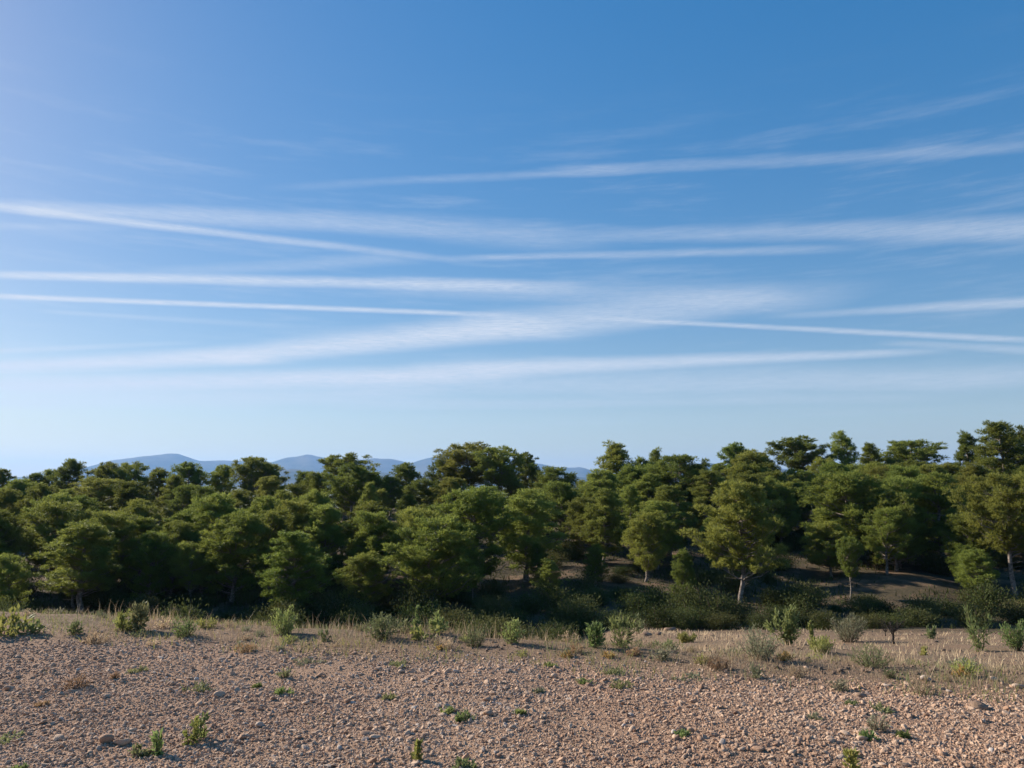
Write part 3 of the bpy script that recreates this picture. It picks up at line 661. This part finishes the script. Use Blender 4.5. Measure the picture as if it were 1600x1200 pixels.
VP = [
    ('leafy_shrub', 12, 950, 992, 66, 'bramble', 'broad-leaved yellow-green shrub among dry grass at the field edge', 'shrub', 'yellowgreen'),
    ('leafy_shrub', 44, 966, 992, 34, 'bramble', 'low dark green leafy shoot beside a broad-leaved yellow-green shrub', 'shrub', 'fresh'),
    ('sapling', 118, 966, 992, 20, 'sapling', 'thin young green sapling standing alone in pale dry grass', 'sapling', 'dullgreen'),
    ('sapling', 218, 931, 986, 28, 'sapling', 'tall narrow sapling with small leaves against the dark wood', 'sapling', 'dullgreen'),
    ('sapling', 195, 954, 986, 28, 'sapling', 'short yellow-green bush at the side of a tall narrow sapling', 'sapling', 'yellowgreen'),
    ('sapling', 285, 962, 995, 44, 'bushy', 'dense dome-shaped bright green bush in the dry grass', 'bush', 'fresh'),
    ('sapling', 442, 942, 992, 48, 'bushy', 'upright bright green bush with spiky top shoots', 'bush', 'fresh'),
    ('sapling', 507, 978, 1003, 18, 'sprig', 'small pale green sprig between two larger bushes', 'sprig', 'dullgreen'),
    ('sapling', 596, 951, 998, 50, 'bushy', 'feathery grey-green bush with loose twigs at the field edge', 'bush', 'dullgreen'),
    ('bramble', 650, 948, 992, 18, 'sprig', 'thin pointed green spire rising from a bramble', 'bramble', 'fresh'),
    ('bramble', 664, 972, 1000, 40, 'bramble', 'low yellow-green bramble with broad leaves', 'bramble', 'yellowgreen'),
    ('bramble', 684, 958, 990, 28, 'sapling', 'round-headed green shoot beside a low bramble', 'shoot', 'fresh'),
    ('sapling', 801, 960, 1006, 36, 'bushy', 'narrow green bush standing alone above the brown bank', 'bush', 'fresh'),
    ('sapling', 931, 963, 1012, 34, 'sapling', 'dark green sapling, shorter of a close pair', 'sapling', 'fresh'),
    ('sapling', 969, 956, 1012, 50, 'willow', 'green forked sapling, taller of a close pair', 'sapling', 'fresh'),
    ('sapling', 997, 953, 990, 26, 'sprig', 'pale wispy sprig behind a pair of green saplings', 'sprig', 'dullgreen'),
    ('sapling', 896, 957, 980, 22, 'sprig', 'pale leaning sprig on the brown lower bank', 'sprig', 'grey'),
    ('sapling', 1226, 944, 1008, 52, 'sapling', 'rounded green sapling on a single thin stem', 'sapling', 'fresh'),
    ('sapling', 1265, 964, 1010, 12, 'sprig', 'slender yellow-green spike beside a rounded green sapling', 'sprig', 'yellowgreen'),
    ('leafy_shrub', 1282, 994, 1020, 52, 'bushy', 'low spreading yellow-green shrub at the foot of a slender spike', 'shrub', 'yellowgreen'),
    ('grey_shrub', 1188, 974, 1030, 64, 'fine', 'grey-green broom-like clump of fine upright stems', 'shrub', 'grey'),
    ('grey_shrub', 1326, 958, 1003, 62, 'fine', 'round olive-grey shrub on the open brown slope', 'shrub', 'grey'),
    ('grey_shrub', 1362, 1004, 1042, 62, 'fine', 'dark green tussock sprawling over the slope', 'tussock', 'dullgreen'),
    ('sapling', 1531, 932, 1018, 40, 'willow', 'tallest sapling of the bank, with long narrow leaves', 'sapling', 'fresh'),
    ('sapling', 1590, 966, 1016, 46, 'bushy', 'bright green bush beside the tallest sapling of the bank', 'bush', 'fresh'),
    ('sapling', 1455, 976, 998, 14, 'sprig', 'tiny green sprig alone on the brown slope', 'sprig', 'dullgreen'),
    ('sapling', 1441, 1010, 1024, 16, 'sprig', 'small spiky light green plant on the lit slope', 'plant', 'yellowgreen'),
    ('sapling', 1073, 988, 1004, 30, 'bushy', 'low yellow-green weed on a heap of earth', 'weed', 'yellowgreen'),
    ('sapling', 1050, 952, 974, 12, 'sprig', 'faint shoot on the shaded valley floor', 'sprig', 'dullgreen'),
    ('sapling', 742, 982, 1010, 34, 'fine', 'sparse olive herb on the verge behind the stones', 'herb', 'dullgreen'),
    ('orange_weed', 1226, 1012, 1032, 26, 'mat', 'orange-yellow flowering weed beneath a rounded green sapling', 'weed', 'ochre'),
    ('orange_weed', 885, 1012, 1028, 18, 'mat', 'small orange weed beside the stony edge', 'weed', 'ochre'),
    ('orange_weed', 951, 1012, 1028, 20, 'mat', 'amber weed in front of a close pair of saplings', 'weed', 'ochre'),
    ('orange_weed', 990, 1008, 1024, 26, 'mat', 'faded orange weed in dry grass beside a pair of saplings', 'weed', 'russet'),
    ('orange_weed', 1504, 1036, 1058, 28, 'mat', 'yellow-orange weed amid the dry grass of the verge', 'weed', 'ochre'),
    ('orange_weed', 687, 1006, 1016, 12, 'mat', 'tiny yellow flowering weed near a bramble', 'weed', 'ochre'),
    ('dry_tussock', 1122, 1024, 1044, 44, 'fine', 'dark brown withered tussock on the stony edge', 'tussock', 'russet'),
    ('dry_tussock', 1096, 1020, 1038, 24, 'fine', 'yellowish tuft leaning on a dark withered tussock', 'tuft', 'yellowgreen'),
    ('dry_tussock', 150, 986, 1006, 40, 'fine', 'yellow-straw tussock at the edge of the stones', 'tussock', 'straw'),
    ('dry_tussock', 120, 1052, 1075, 48, 'fine', 'rusty orange withered tussock on the stony field', 'tussock', 'russet'),
    ('dry_tussock', 179, 1047, 1061, 14, 'fine', 'small rusty tuft near a larger withered tussock', 'tuft', 'russet'),
    ('dry_tussock', 66, 1094, 1104, 22, 'mat', 'small brown withered weed on bare gravel', 'weed', 'russet'),
    ('field_weed', 310, 1062, 1078, 60, 'mat', 'wide flat green weed mat on the gravel', 'weed', 'dullgreen'),
    ('field_weed', 216, 1040, 1051, 34, 'mat', 'dark low weed patch above a wide weed mat', 'weed', 'dullgreen'),
    ('field_weed', 447, 1041, 1060, 26, 'bushy', 'dark green mound of weed casting a small shadow', 'weed', 'dullgreen'),
    ('field_weed', 443, 1070, 1084, 30, 'mat', 'light green rosette below a dark mound of weed', 'weed', 'fresh'),
    ('field_weed', 402, 1066, 1074, 14, 'mat', 'tiny bright green seedling left of a rosette', 'weed', 'fresh'),
    ('seedling', 316, 1102, 1156, 30, 'sprig', 'bright leafy top shoot of the leaning seedling on gravel', 'seedling', 'fresh'),
    ('seedling', 298, 1112, 1164, 20, 'sprig', 'leggy yellow-green seedling standing on bare gravel', 'seedling', 'yellowgreen'),
    ('seedling', 244, 1140, 1184, 24, 'sprig', 'upright green seedling with a yellow tip near pale stones', 'seedling', 'fresh'),
    ('seedling', 220, 1156, 1180, 30, 'mat', 'low grey-green sprout at the foot of a seedling', 'seedling', 'dullgreen'),
    ('field_weed', 18, 1144, 1157, 50, 'mat', 'flat green weed spreading over dark gravel', 'weed', 'dullgreen'),
    ('field_weed', 27, 1189, 1206, 30, 'mat', 'bright green weed tuft close below a flat green weed', 'weed', 'fresh'),
    ('field_weed', 620, 1032, 1040, 44, 'mat', 'thin dark weed strip near the stony edge', 'weed', 'dullgreen'),
    ('field_weed', 607, 1080, 1092, 24, 'mat', 'small dark weed in the middle of the gravel', 'weed', 'dullgreen'),
    ('field_weed', 698, 1100, 1116, 20, 'mat', 'bright green weed, smaller of two side by side', 'weed', 'fresh'),
    ('field_weed', 724, 1108, 1126, 40, 'mat', 'bright green weed, larger of two side by side, near a white stone', 'weed', 'fresh'),
    ('field_weed', 650, 1155, 1188, 18, 'sprig', 'yellow-tipped sprout standing among coarse gravel', 'seedling', 'yellowgreen'),
    ('field_weed', 725, 1183, 1202, 36, 'mat', 'dark green weed tuft among the coarsest gravel', 'weed', 'dullgreen'),
    ('field_weed', 913, 1056, 1068, 28, 'mat', 'vivid green grassy tuft near the verge', 'weed', 'fresh'),
    ('field_weed', 970, 1060, 1074, 36, 'mat', 'soft green weed with trailing straw near the verge', 'weed', 'dullgreen'),
    ('field_weed', 860, 1032, 1041, 20, 'mat', 'little green tuft where the gravel meets the verge', 'weed', 'fresh'),
    ('field_weed', 840, 1074, 1082, 22, 'mat', 'grey-green low weed on pink gravel', 'weed', 'grey'),
    ('field_weed', 811, 1106, 1117, 18, 'mat', 'tiny vivid weed alone on coarse gravel', 'weed', 'fresh'),
    ('field_weed', 1066, 1138, 1152, 22, 'mat', 'small green weed by a pale cobble', 'weed', 'fresh'),
    ('field_weed', 1376, 1096, 1112, 36, 'mat', 'dark green weed patch casting shade on pale gravel', 'weed', 'dullgreen'),
    ('field_weed', 1374, 1114, 1142, 38, 'fine', 'grey wispy dead tuft on pale gravel', 'tuft', 'grey'),
    ('field_weed', 1356, 1136, 1156, 22, 'mat', 'green weed beside a grey dead tuft', 'weed', 'fresh'),
    ('field_weed', 1412, 1138, 1154, 18, 'mat', 'upright vivid green weed on pale gravel', 'weed', 'fresh'),
    ('field_weed', 1330, 1158, 1206, 22, 'sprig', 'yellow-green sprout at the front of the pale gravel', 'seedling', 'yellowgreen'),
    ('field_weed', 1274, 1112, 1124, 22, 'mat', 'small olive weed hidden among pale stones', 'weed', 'grey'),
    ('field_weed', 1330, 1092, 1102, 16, 'mat', 'tiny dark weed beside a stone heap', 'weed', 'dullgreen'),
    ('field_weed', 1074, 1050, 1062, 52, 'mat', 'wide greyish weed patch along the stony edge', 'weed', 'grey'),
    ('field_weed', 960, 1042, 1052, 44, 'mat', 'dull green straggly weed at the border of the gravel', 'weed', 'dullgreen'),
    ('field_weed', 480, 1028, 1038, 60, 'mat', 'broad faded weed patch at the border of the gravel', 'weed', 'grey'),
    ('field_weed', 1390, 1042, 1060, 18, 'fine', 'dark little herb on the verge among straw', 'herb', 'dullgreen'),
]
for k, (nm, px, top, base, w, kind, lab, cat, mat) in enumerate(VP):
    verge_plant(nm, px, top, base, w, kind, lab, cat, 300 + k, mat)


g = rng(61); HERB = {}
for mat, word, n_ in (('dullgreen', 'dull green', 16), ('yellowgreen', 'yellow-green', 10), ('grey', 'grey-green', 20), ('straw', 'straw-coloured', 26), ('russet', 'rusty brown', 3)):
    HERB[mat] = [leafy(500 + len(HERB) * 5 + q, .12, .22, 14, 240, .032, .009 if q else .013, ball=.4, rad=.003, low=.1, up=.8) for q in range(3)]
    for k in range(n_):
        x = g.uniform(-6.5, 6.5); y = float(edge_y(np.array(x))) + g.uniform(-.35, 1.3 if x < 0 else 2.6); sc = g.uniform(.5, 1.25)
        add_plant('verge_herb', HERB[mat][int(g.integers(3))], mat, (x, y, float(T(x, y)) - .012), (sc, sc, sc * g.uniform(.7, 1.3)), g.uniform(0, 6.28), f"{'small' if sc < .85 else 'larger'} {word} herb in the {'matted grass at the crest of the bank' if x < 0 else 'thin grass of the open bank'}", 'herb', 'herbs of the verge')


# bare dark little trees on the lower slope
def bare_tree(px, top, base, label, seed):
    p = hit(px, base); H = height_at(px, top, p); g = rng(seed); tr = Geo(); tw = Geo()
    fork = np.array([g.normal(0, .03) * H, 0, H * .34]); tr.tube(curve_pts((0, 0, -.05), fork, 5, 0, g, .03), np.linspace(.052 * H, .036 * H, 5), 7)
    for k in range(5):
        a = k * 1.26 + g.normal(0, .3); r = H * g.uniform(.22, .42); tip = np.array([math.cos(a) * r, math.sin(a) * r, H * g.uniform(.62, .95)])
        pts = curve_pts(fork, tip, 6, .02 * H, g, .04); tw.tube(pts, np.linspace(.030 * H, .008 * H, 6), 5)
        for q in range(9):
            s_ = pts[int(g.integers(1, 6))]; d = unit(g.normal(0, 1, 3) + np.array([0, 0, .8])); tw.tube(curve_pts(s_, s_ + d * H * g.uniform(.12, .28), 4, 0, g, .05), np.linspace(.009 * H, .003 * H, 4), 4)
    e = empty('bare_tree', (p[0], p[1], p[2] - .03)); tag(e, label, 'tree')
    link('trunk', tr.mesh('bare_trunk'), M['darkwood'], e); link('branches', tw.mesh('bare_twigs'), M['darkwood'], e)


bare_tree(1396, 956, 1006, 'small leafless dark tree with forked trunk on the open brown slope', 71)
bare_tree(1384, 972, 994, 'stunted bare twiggy tree behind a larger leafless one', 72)

# ------------------------------------------------------------------ stones
def ico(sub):
    import bmesh
    bm = bmesh.new(); bmesh.ops.create_icosphere(bm, subdivisions=sub, radius=1.0)
    V = np.array([v.co[:] for v in bm.verts]); F = np.array([[v.index for v in f.verts] for f in bm.faces]); bm.free(); return V, F


def lumpy(V, g, amp):
    out = V.copy()
    for k in range(6):
        d = unit(g.normal(0, 1, 3)); h = g.uniform(.35, .8); pr = out @ d
        out = out - np.maximum(pr - h, 0)[:, None] * d * amp                    # knock a flat side off
    return out * (1 + g.normal(0, .07, len(V)))[:, None]


V1, F1 = ico(2); V0, F0 = ico(1)
gs = rng(41)
SH1 = [lumpy(V1, gs, .95) for k in range(10)]; SH0 = [lumpy(V0, gs, .6) for k in range(8)]


def rotm(a, b_, c_):
    ca, sa, cb_, sb, cc, sc_ = np.cos(a), np.sin(a), np.cos(b_), np.sin(b_), np.cos(c_), np.sin(c_)
    z = np.zeros_like(a); o = z + 1
    Rz = np.stack([ca, -sa, z, sa, ca, z, z, z, o], -1).reshape(-1, 3, 3); Rx = np.stack([o, z, z, z, cb_, -sb, z, sb, cb_], -1).reshape(-1, 3, 3); Ry = np.stack([cc, z, sc_, z, o, z, -sc_, z, cc], -1).reshape(-1, 3, 3)
    return Rz @ Rx @ Ry


def scatter_stones(name, pos, size, shapes, F_, g, smooth, var):
    m_ = len(pos); nv = len(shapes[0]); S = np.array(shapes)[g.integers(len(shapes), size=m_)]
    ax_ = np.stack([size * g.uniform(.8, 1.35, m_), size * g.uniform(.75, 1.1, m_), size * g.uniform(.5, .85, m_)], -1)
    rot = rotm(g.uniform(0, 6.28, m_), g.normal(0, .35, m_), g.normal(0, .35, m_))
    V = np.einsum('nij,nvj->nvi', rot, S * ax_[:, None, :]) + pos[:, None, :]
    F = (F_[None] + (np.arange(m_) * nv)[:, None, None]).reshape(-1, 3)
    return make_mesh(name, V.reshape(-1, 3), F, {'var': np.repeat(var, nv)}, smooth)


g = rng(77)
def sample_field(m_, y0, y1, pw=1.0):
    y = y0 + (y1 - y0) * g.random(m_) ** pw; x = g.uniform(-1, 1, m_) * (y * .70 + .5); s = (y - edge_y(x)) / 1.03
    keep = (s < g.normal(-.05, .22, m_)) & (vnoise(x, y, .75, 2) + .6 * vnoise(x, y, .3, 1) > g.normal(-.75, .35, m_)); return x[keep], y[keep]


def stone_var(x, y, m_): return np.clip(.42 + .18 * vnoise(x, y, 1.3, 0) + g.normal(0, .21, m_), 0, 1)


STM = [make_mesh('stone', s * np.array([1.15, .9, .68]), F1, smooth=True) for s in SH1]
for me in STM: me.materials.append(M['stone'])
GRM = [make_mesh('pebble', s * np.array([1.15, .9, .72]), F1, smooth=False) for s in SH1]
for me in GRM: me.materials.append(M['gravel'])
GRO = [bpy.data.objects.new('pebble_shape', me) for me in GRM]; CLM = [me.copy() for me in GRM]
for me in CLM: me.materials.clear(); me.materials.append(M['clod'])
CLO = [bpy.data.objects.new('crumb_shape', me) for me in CLM]     # shapes only, never linked into the scene


def gravel(name, x, y, size, g, label, shapes=GRO):
    """tens of thousands of loose stones, spread by geometry nodes"""
    m_ = len(x); me = bpy.data.meshes.new(name); me.vertices.add(m_)
    me.vertices.foreach_set('co', np.stack([x, y, T(x, y) + size * g.uniform(-.25, .32, m_)], -1).astype(np.float32).ravel())
    for nm, ty, arr in (('rot', 'FLOAT_VECTOR', np.stack([g.normal(0, .45, m_), g.normal(0, .45, m_), g.uniform(0, 6.28, m_)], -1)), ('size', 'FLOAT_VECTOR', np.stack([size * g.uniform(.75, 1.4, m_), size * g.uniform(.75, 1.1, m_), size * g.uniform(.75, 1.25, m_)], -1)),
                        ('tone', 'FLOAT', stone_var(x, y, m_))):
        at = me.attributes.new(nm, ty, 'POINT'); at.data.foreach_set('vector' if ty == 'FLOAT_VECTOR' else 'value', np.asarray(arr, np.float32).ravel())
    at = me.attributes.new('pick', 'INT', 'POINT'); at.data.foreach_set('value', g.integers(0, len(GRO), m_).astype(np.int32))
    ob = link(name, me); tag(ob, label, 'gravel', kind='stuff')
    ng = bpy.data.node_groups.new(name, 'GeometryNodeTree'); ng.interface.new_socket('Geometry', in_out='INPUT', socket_type='NodeSocketGeometry'); ng.interface.new_socket('Geometry', in_out='OUTPUT', socket_type='NodeSocketGeometry')
    N = ng.nodes; L = ng.links; gi = N.new('NodeGroupInput'); go = N.new('NodeGroupOutput'); iop = N.new('GeometryNodeInstanceOnPoints'); jn = N.new('GeometryNodeJoinGeometry')
    for o_ in reversed(shapes):
        oi = N.new('GeometryNodeObjectInfo'); oi.inputs['Object'].default_value = o_; oi.inputs['As Instance'].default_value = True; L.new(oi.outputs['Geometry'], jn.inputs[0])
    def attr(nm, ty):
        a_ = N.new('GeometryNodeInputNamedAttribute'); a_.data_type = ty; a_.inputs[0].default_value = nm; return a_.outputs[0]
    L.new(gi.outputs[0], iop.inputs['Points']); L.new(jn.outputs[0], iop.inputs['Instance']); iop.inputs['Pick Instance'].default_value = True
    L.new(attr('pick', 'INT'), iop.inputs['Instance Index']); L.new(attr('size', 'FLOAT_VECTOR'), iop.inputs['Scale'])
    er = N.new('FunctionNodeEulerToRotation'); L.new(attr('rot', 'FLOAT_VECTOR'), er.inputs[0]); L.new(er.outputs[0], iop.inputs['Rotation'])
    sn = N.new('GeometryNodeStoreNamedAttribute'); sn.domain = 'INSTANCE'; sn.data_type = 'FLOAT'; sn.inputs['Name'].default_value = 'var'
    L.new(iop.outputs[0], sn.inputs[0]); L.new(attr('tone', 'FLOAT'), sn.inputs['Value']); L.new(sn.outputs[0], go.inputs[0])
    md = ob.modifiers.new('stones', 'NODES'); md.node_group = ng
    return ob


xs, ys = sample_field(82000, 3.9, 6.3); m_ = len(xs); gravel('gravel', xs, ys, np.exp(g.normal(math.log(.0066), .50, m_)).clip(.003, .024), g, 'coarse pinkish gravel covering the near field')
xs, ys = sample_field(115000, 6.2, 10.8); m_ = len(xs); gravel('gravel', xs, ys, np.exp(g.normal(math.log(.0076), .47, m_)).clip(.004, .026), g, 'pinkish gravel of the field towards its weedy edge')

def on_bank(m_):
    y = 7.0 + 33 * g.random(m_) ** 1.6; x = y * g.uniform(-.15, .74, m_); s_ = (y - edge_y(x)) / 1.03
    k_ = (s_ > .2) & (vnoise(x, y, 1.7, 3) + .5 * vnoise(x, y, .5, 0) > g.normal(-.1, .4, m_)); return x[k_], y[k_]


xs, ys = on_bank(13000); m_ = len(xs); gravel('earth_crumbs', xs, ys, np.exp(g.normal(math.log(.0095), .5, m_)) * (1 + .035 * ys), g, 'crumbled brown earth of the open bank', CLO)
NAMED = [(166, 1162, 24, 'pale rounded stone, left of a pair of the largest stones'), (190, 1163, 22, 'pale rounded stone, right of a pair of the largest stones'), (91, 1158, 16, 'bluish grey stone on dark gravel'),
         (14, 1079, 16, 'smooth oval stone on a low earth ridge'), (342, 1090, 18, 'grey-brown stone casting a black shadow'), (1592, 1075, 16, 'whitish stone by the verge'), (448, 1106, 9, 'small chalk-white stone on the gravel'),
         (762, 1119, 15, 'whitish stone beside a bright green weed'), (700, 1051, 13, 'pale half of a pair of stones near the verge'), (712, 1052, 11, 'dark half of a pair of stones near the verge'), (866, 1060, 12, 'round whitish cobble on pink gravel'),
         (632, 1113, 14, 'large angular pale stone on coarse gravel'), (547, 1086, 9, 'upright pale pebble on the gravel'), (1448, 1065, 18, 'flat grey stone at the stony edge'), (1552, 1064, 14, 'broken pale stone at the stony edge'), (1348, 1156, 16, 'tan block half sunk in gravel')]
for k, (px, py, w, lab) in enumerate(NAMED):
    p = hit(px, py); s = w / 2 / FPX * p[1]
    o = link('stone', STM[k % 10], None, None, (p[0], p[1], p[2] + s * .34)); o.scale = (s, s, s); o.rotation_euler = (0, 0, g.uniform(-.5, .5)); tag(o, lab, 'stone')
FMARKS = [(120, 1063, 'rusty orange tussock'), (310, 1070, 'wide flat weed mat'), (447, 1050, 'dark mound of weed'), (305, 1140, 'leaning seedling'), (178, 1163, 'pair of largest stones'), (724, 1117, 'pair of bright green weeds'), (650, 1170, 'yellow-tipped sprout'),
          (913, 1062, 'vivid green grassy tuft'), (1066, 1145, 'small weed by a pale cobble'), (1376, 1104, 'dark green weed patch'), (1330, 1180, 'yellow-green sprout'), (1530, 1108, 'dark shaded clod'), (607, 1086, 'small dark weed'), (1122, 1034, 'dark withered tussock'), (20, 1150, 'flat green weed')]
for k in range(130):
    px = g.uniform(5, 1595); py = g.uniform(1000, 1198)
    p = hit(px, py)
    if (p[1] - float(edge_y(np.array(p[0])))) > .1: continue
    s = g.uniform(.020, .036); o = link('stone', STM[int(g.integers(10))], None, None, (p[0], p[1], p[2] + s * .28)); o.scale = (s, s * g.uniform(.8, 1.1), s * g.uniform(.7, 1.0)); o.rotation_euler = (g.normal(0, .2), g.normal(0, .2), g.uniform(0, 6.28))
    ref = min(FMARKS, key=lambda m_: (m_[0] - px) ** 2 + 6 * (m_[1] - py) ** 2)[2]
    tag(o, f"{'biggish' if s > .028 else 'fist-sized'} loose pinkish stone in the gravel near the {ref}", 'stone', 'larger stones on the field')

# clods and earth heaps on the bank
CLODS = [(1048, 986, 17, 'rounded brown earth clod on the bank'), (1010, 994, 16, 'dark crumbling earth heap at the bank edge'), (1030, 992, 12, 'pale lump of earth beside a rounded clod'), (1290, 976, 26, 'low earth mound beside the olive-grey shrub'),
         (736, 972, 26, 'rounded earth mound at the shaded bank edge'), (716, 982, 22, 'brown clod before a shaded earth mound'), (1530, 1108, 26, 'dark shaded clod on pale gravel'), (1345, 1090, 18, 'dark earth lump in the gravel')]
for k, (px, py, w, lab) in enumerate(CLODS):
    p = hit(px, py); s = w / 2 / FPX * p[1]; gg = rng(900 + k); Vc = lumpy(V1, gg, .5) * (1 + .10 * gg.normal(0, 1, len(V1)))[:, None] * np.array([1.2, .9, .6])
    o = link('earth_clod', make_mesh('earth_clod', Vc * s, F1, smooth=True), M['clod'], None, (p[0], p[1], p[2] + s * .2)); tag(o, lab, 'clod')

# ------------------------------------------------------------------ grass: nobody could count it
def grass(name, x, y, h, width, lean, g, mat, label, var=None):
    m_ = len(x); base = np.stack([x, y, T(x, y) - .01], -1); a = g.uniform(0, 6.28, m_); ld = np.stack([np.cos(a), np.sin(a), a * 0], -1) * (lean * g.uniform(.2, 1.4, m_))[:, None]
    sa = g.uniform(0, 6.28, m_); sd = np.stack([np.cos(sa), np.sin(sa), sa * 0], -1) * width[:, None] * .5; up = np.array([0, 0, 1.0])
    mid = base + (up * .55 + ld * .35) * h[:, None]; tip = base + (up * .95 + ld * 1.15) * h[:, None]
    V = np.stack([base - sd, base + sd, mid + sd * .7, mid - sd * .7, tip], 1).reshape(-1, 3); o = np.arange(m_)[:, None] * 5
    F = np.concatenate([o + np.array([[0, 1, 2]]), o + np.array([[0, 2, 3]]), o + np.array([[3, 2, 4]])])
    v = np.clip(g.normal(.5, .25, m_), 0, 1) if var is None else var
    ob = link(name, make_mesh(name, V, F, {'var': np.repeat(v, 5)}), M[mat]); tag(ob, label, 'grass', kind='stuff')


g = rng(55)
def verge_pts(m_, s0, s1, pw=1.0, clump=.0, k=0, sc=.8):
    x = g.uniform(-9.5, 9.5, m_); s = s0 + (s1 - s0) * g.random(m_) ** pw; y = edge_y(x) + s * 1.03
    keep = (np.abs(x) < y * .75 + .6) & (vnoise(x, y, sc, k) > clump + g.normal(0, .25, m_)); return x[keep], y[keep]


x, y = verge_pts(26000, -.25, 2.2, 1.0, .0, 1, .7); h = g.uniform(.025, .085, len(x)) * (1 + .5 * vnoise(x, y, 1.1, 2)); grass('dry_grass', x, y, h, np.full(len(x), .005), .55, g, 'straw', 'short dry grass matting the verge of the field')
x, y = verge_pts(4200, .55, 1.5, 1.0, .15, 2, .9); k_ = x < g.normal(.2, .9, len(x)); x = x[k_]; y = y[k_]; h = .07 + .20 * g.random(len(x)) ** 2.2; grass('tall_dry_grass', x, y, h, np.full(len(x), .0045), .35, g, 'straw', 'tall pale dry grass along the crest of the bank')
x, y = verge_pts(10000, -.1, 4.2, 1.0, .05, 3, .8); k_ = x > g.normal(1.2, .8, len(x)); x = x[k_]; y = y[k_]; h = .06 + .16 * g.random(len(x)) ** 1.8; grass('tall_dry_grass', x, y, h, np.full(len(x), .005), .8, g, 'straw', 'dry grass on the open bank')
x, y = verge_pts(9000, -.5, 2.0, 1.0, .1, 0, .6); h = g.uniform(.03, .11, len(x)); grass('green_grass', x, y, h, np.full(len(x), .007), .6, g, 'dullgreen', 'sparse green grass and herbs in the verge')
x, y = verge_pts(5000, -.4, 1.8, 1.0, .2, 2, .7); h = g.uniform(.03, .12, len(x)); grass('yellow_grass', x, y, h, np.full(len(x), .007), .6, g, 'yellowgreen', 'yellowing herbs in the verge')
# lower slope
m_ = 10000; y = g.uniform(8.5, 40, m_); x = g.uniform(-.2, .75, m_) * y; keep = (y > edge_y(x) + 2) & (vnoise(x, y, 2.2, 1) + .5 * vnoise(x, y, .7, 3) > g.normal(.1, .3, m_)); x = x[keep]; y = y[keep]
grass('slope_grass', x, y, g.uniform(.05, .20, len(x)), .006 + .0007 * y, .6, g, 'straw', 'thin dry grass on the lower brown slope')
# under the pines
m_ = 64000; y = g.uniform(40, 104, m_); x = g.uniform(-.75, .75, m_) * y; keep = vnoise(x, y, 3.5, 2) > g.normal(.0, .3, m_); x = x[keep]; y = y[keep]
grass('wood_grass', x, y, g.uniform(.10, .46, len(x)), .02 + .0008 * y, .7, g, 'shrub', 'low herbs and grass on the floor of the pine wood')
# few weeds on the stones
x, y = sample_field(5200, 4.2, 10.5); k_ = vnoise(x, y, .55, 3) > g.normal(.5, .2, len(x)); x = x[k_]; y = y[k_]
grass('field_grass', x, y, g.uniform(.012, .045, len(x)), np.full(len(x), .006), .9, g, 'dullgreen', 'sparse tiny weeds between the field stones')

# ------------------------------------------------------------------ haze: the air between here and the hills
hm, n, t = mat_new('haze_air')
pv = n.new('ShaderNodeVolumePrincipled'); pv.inputs['Color'].default_value = (0.31, 0.55, 0.98, 1); pv.inputs['Density'].default_value = 5.4e-5; pv.inputs['Anisotropy'].default_value = 0.22
ho = n.new('ShaderNodeOutputMaterial'); t.links.new(pv.outputs[0], ho.inputs['Volume'])
hx, z0, z1 = 21500.0, -60.0, 680.0
hv = [(sx * hx, sy * hx, zq) for zq in (z0, z1) for sx, sy in ((-1, -1), (1, -1), (1, 1), (-1, 1))]
haze = link('haze', make_mesh('haze', hv, [(0, 3, 2, 1), (4, 5, 6, 7), (0, 1, 5, 4), (1, 2, 6, 5), (2, 3, 7, 6), (3, 0, 4, 7)]), hm)
tag(haze, 'thin blue haze over the whole landscape', 'haze', kind='stuff')
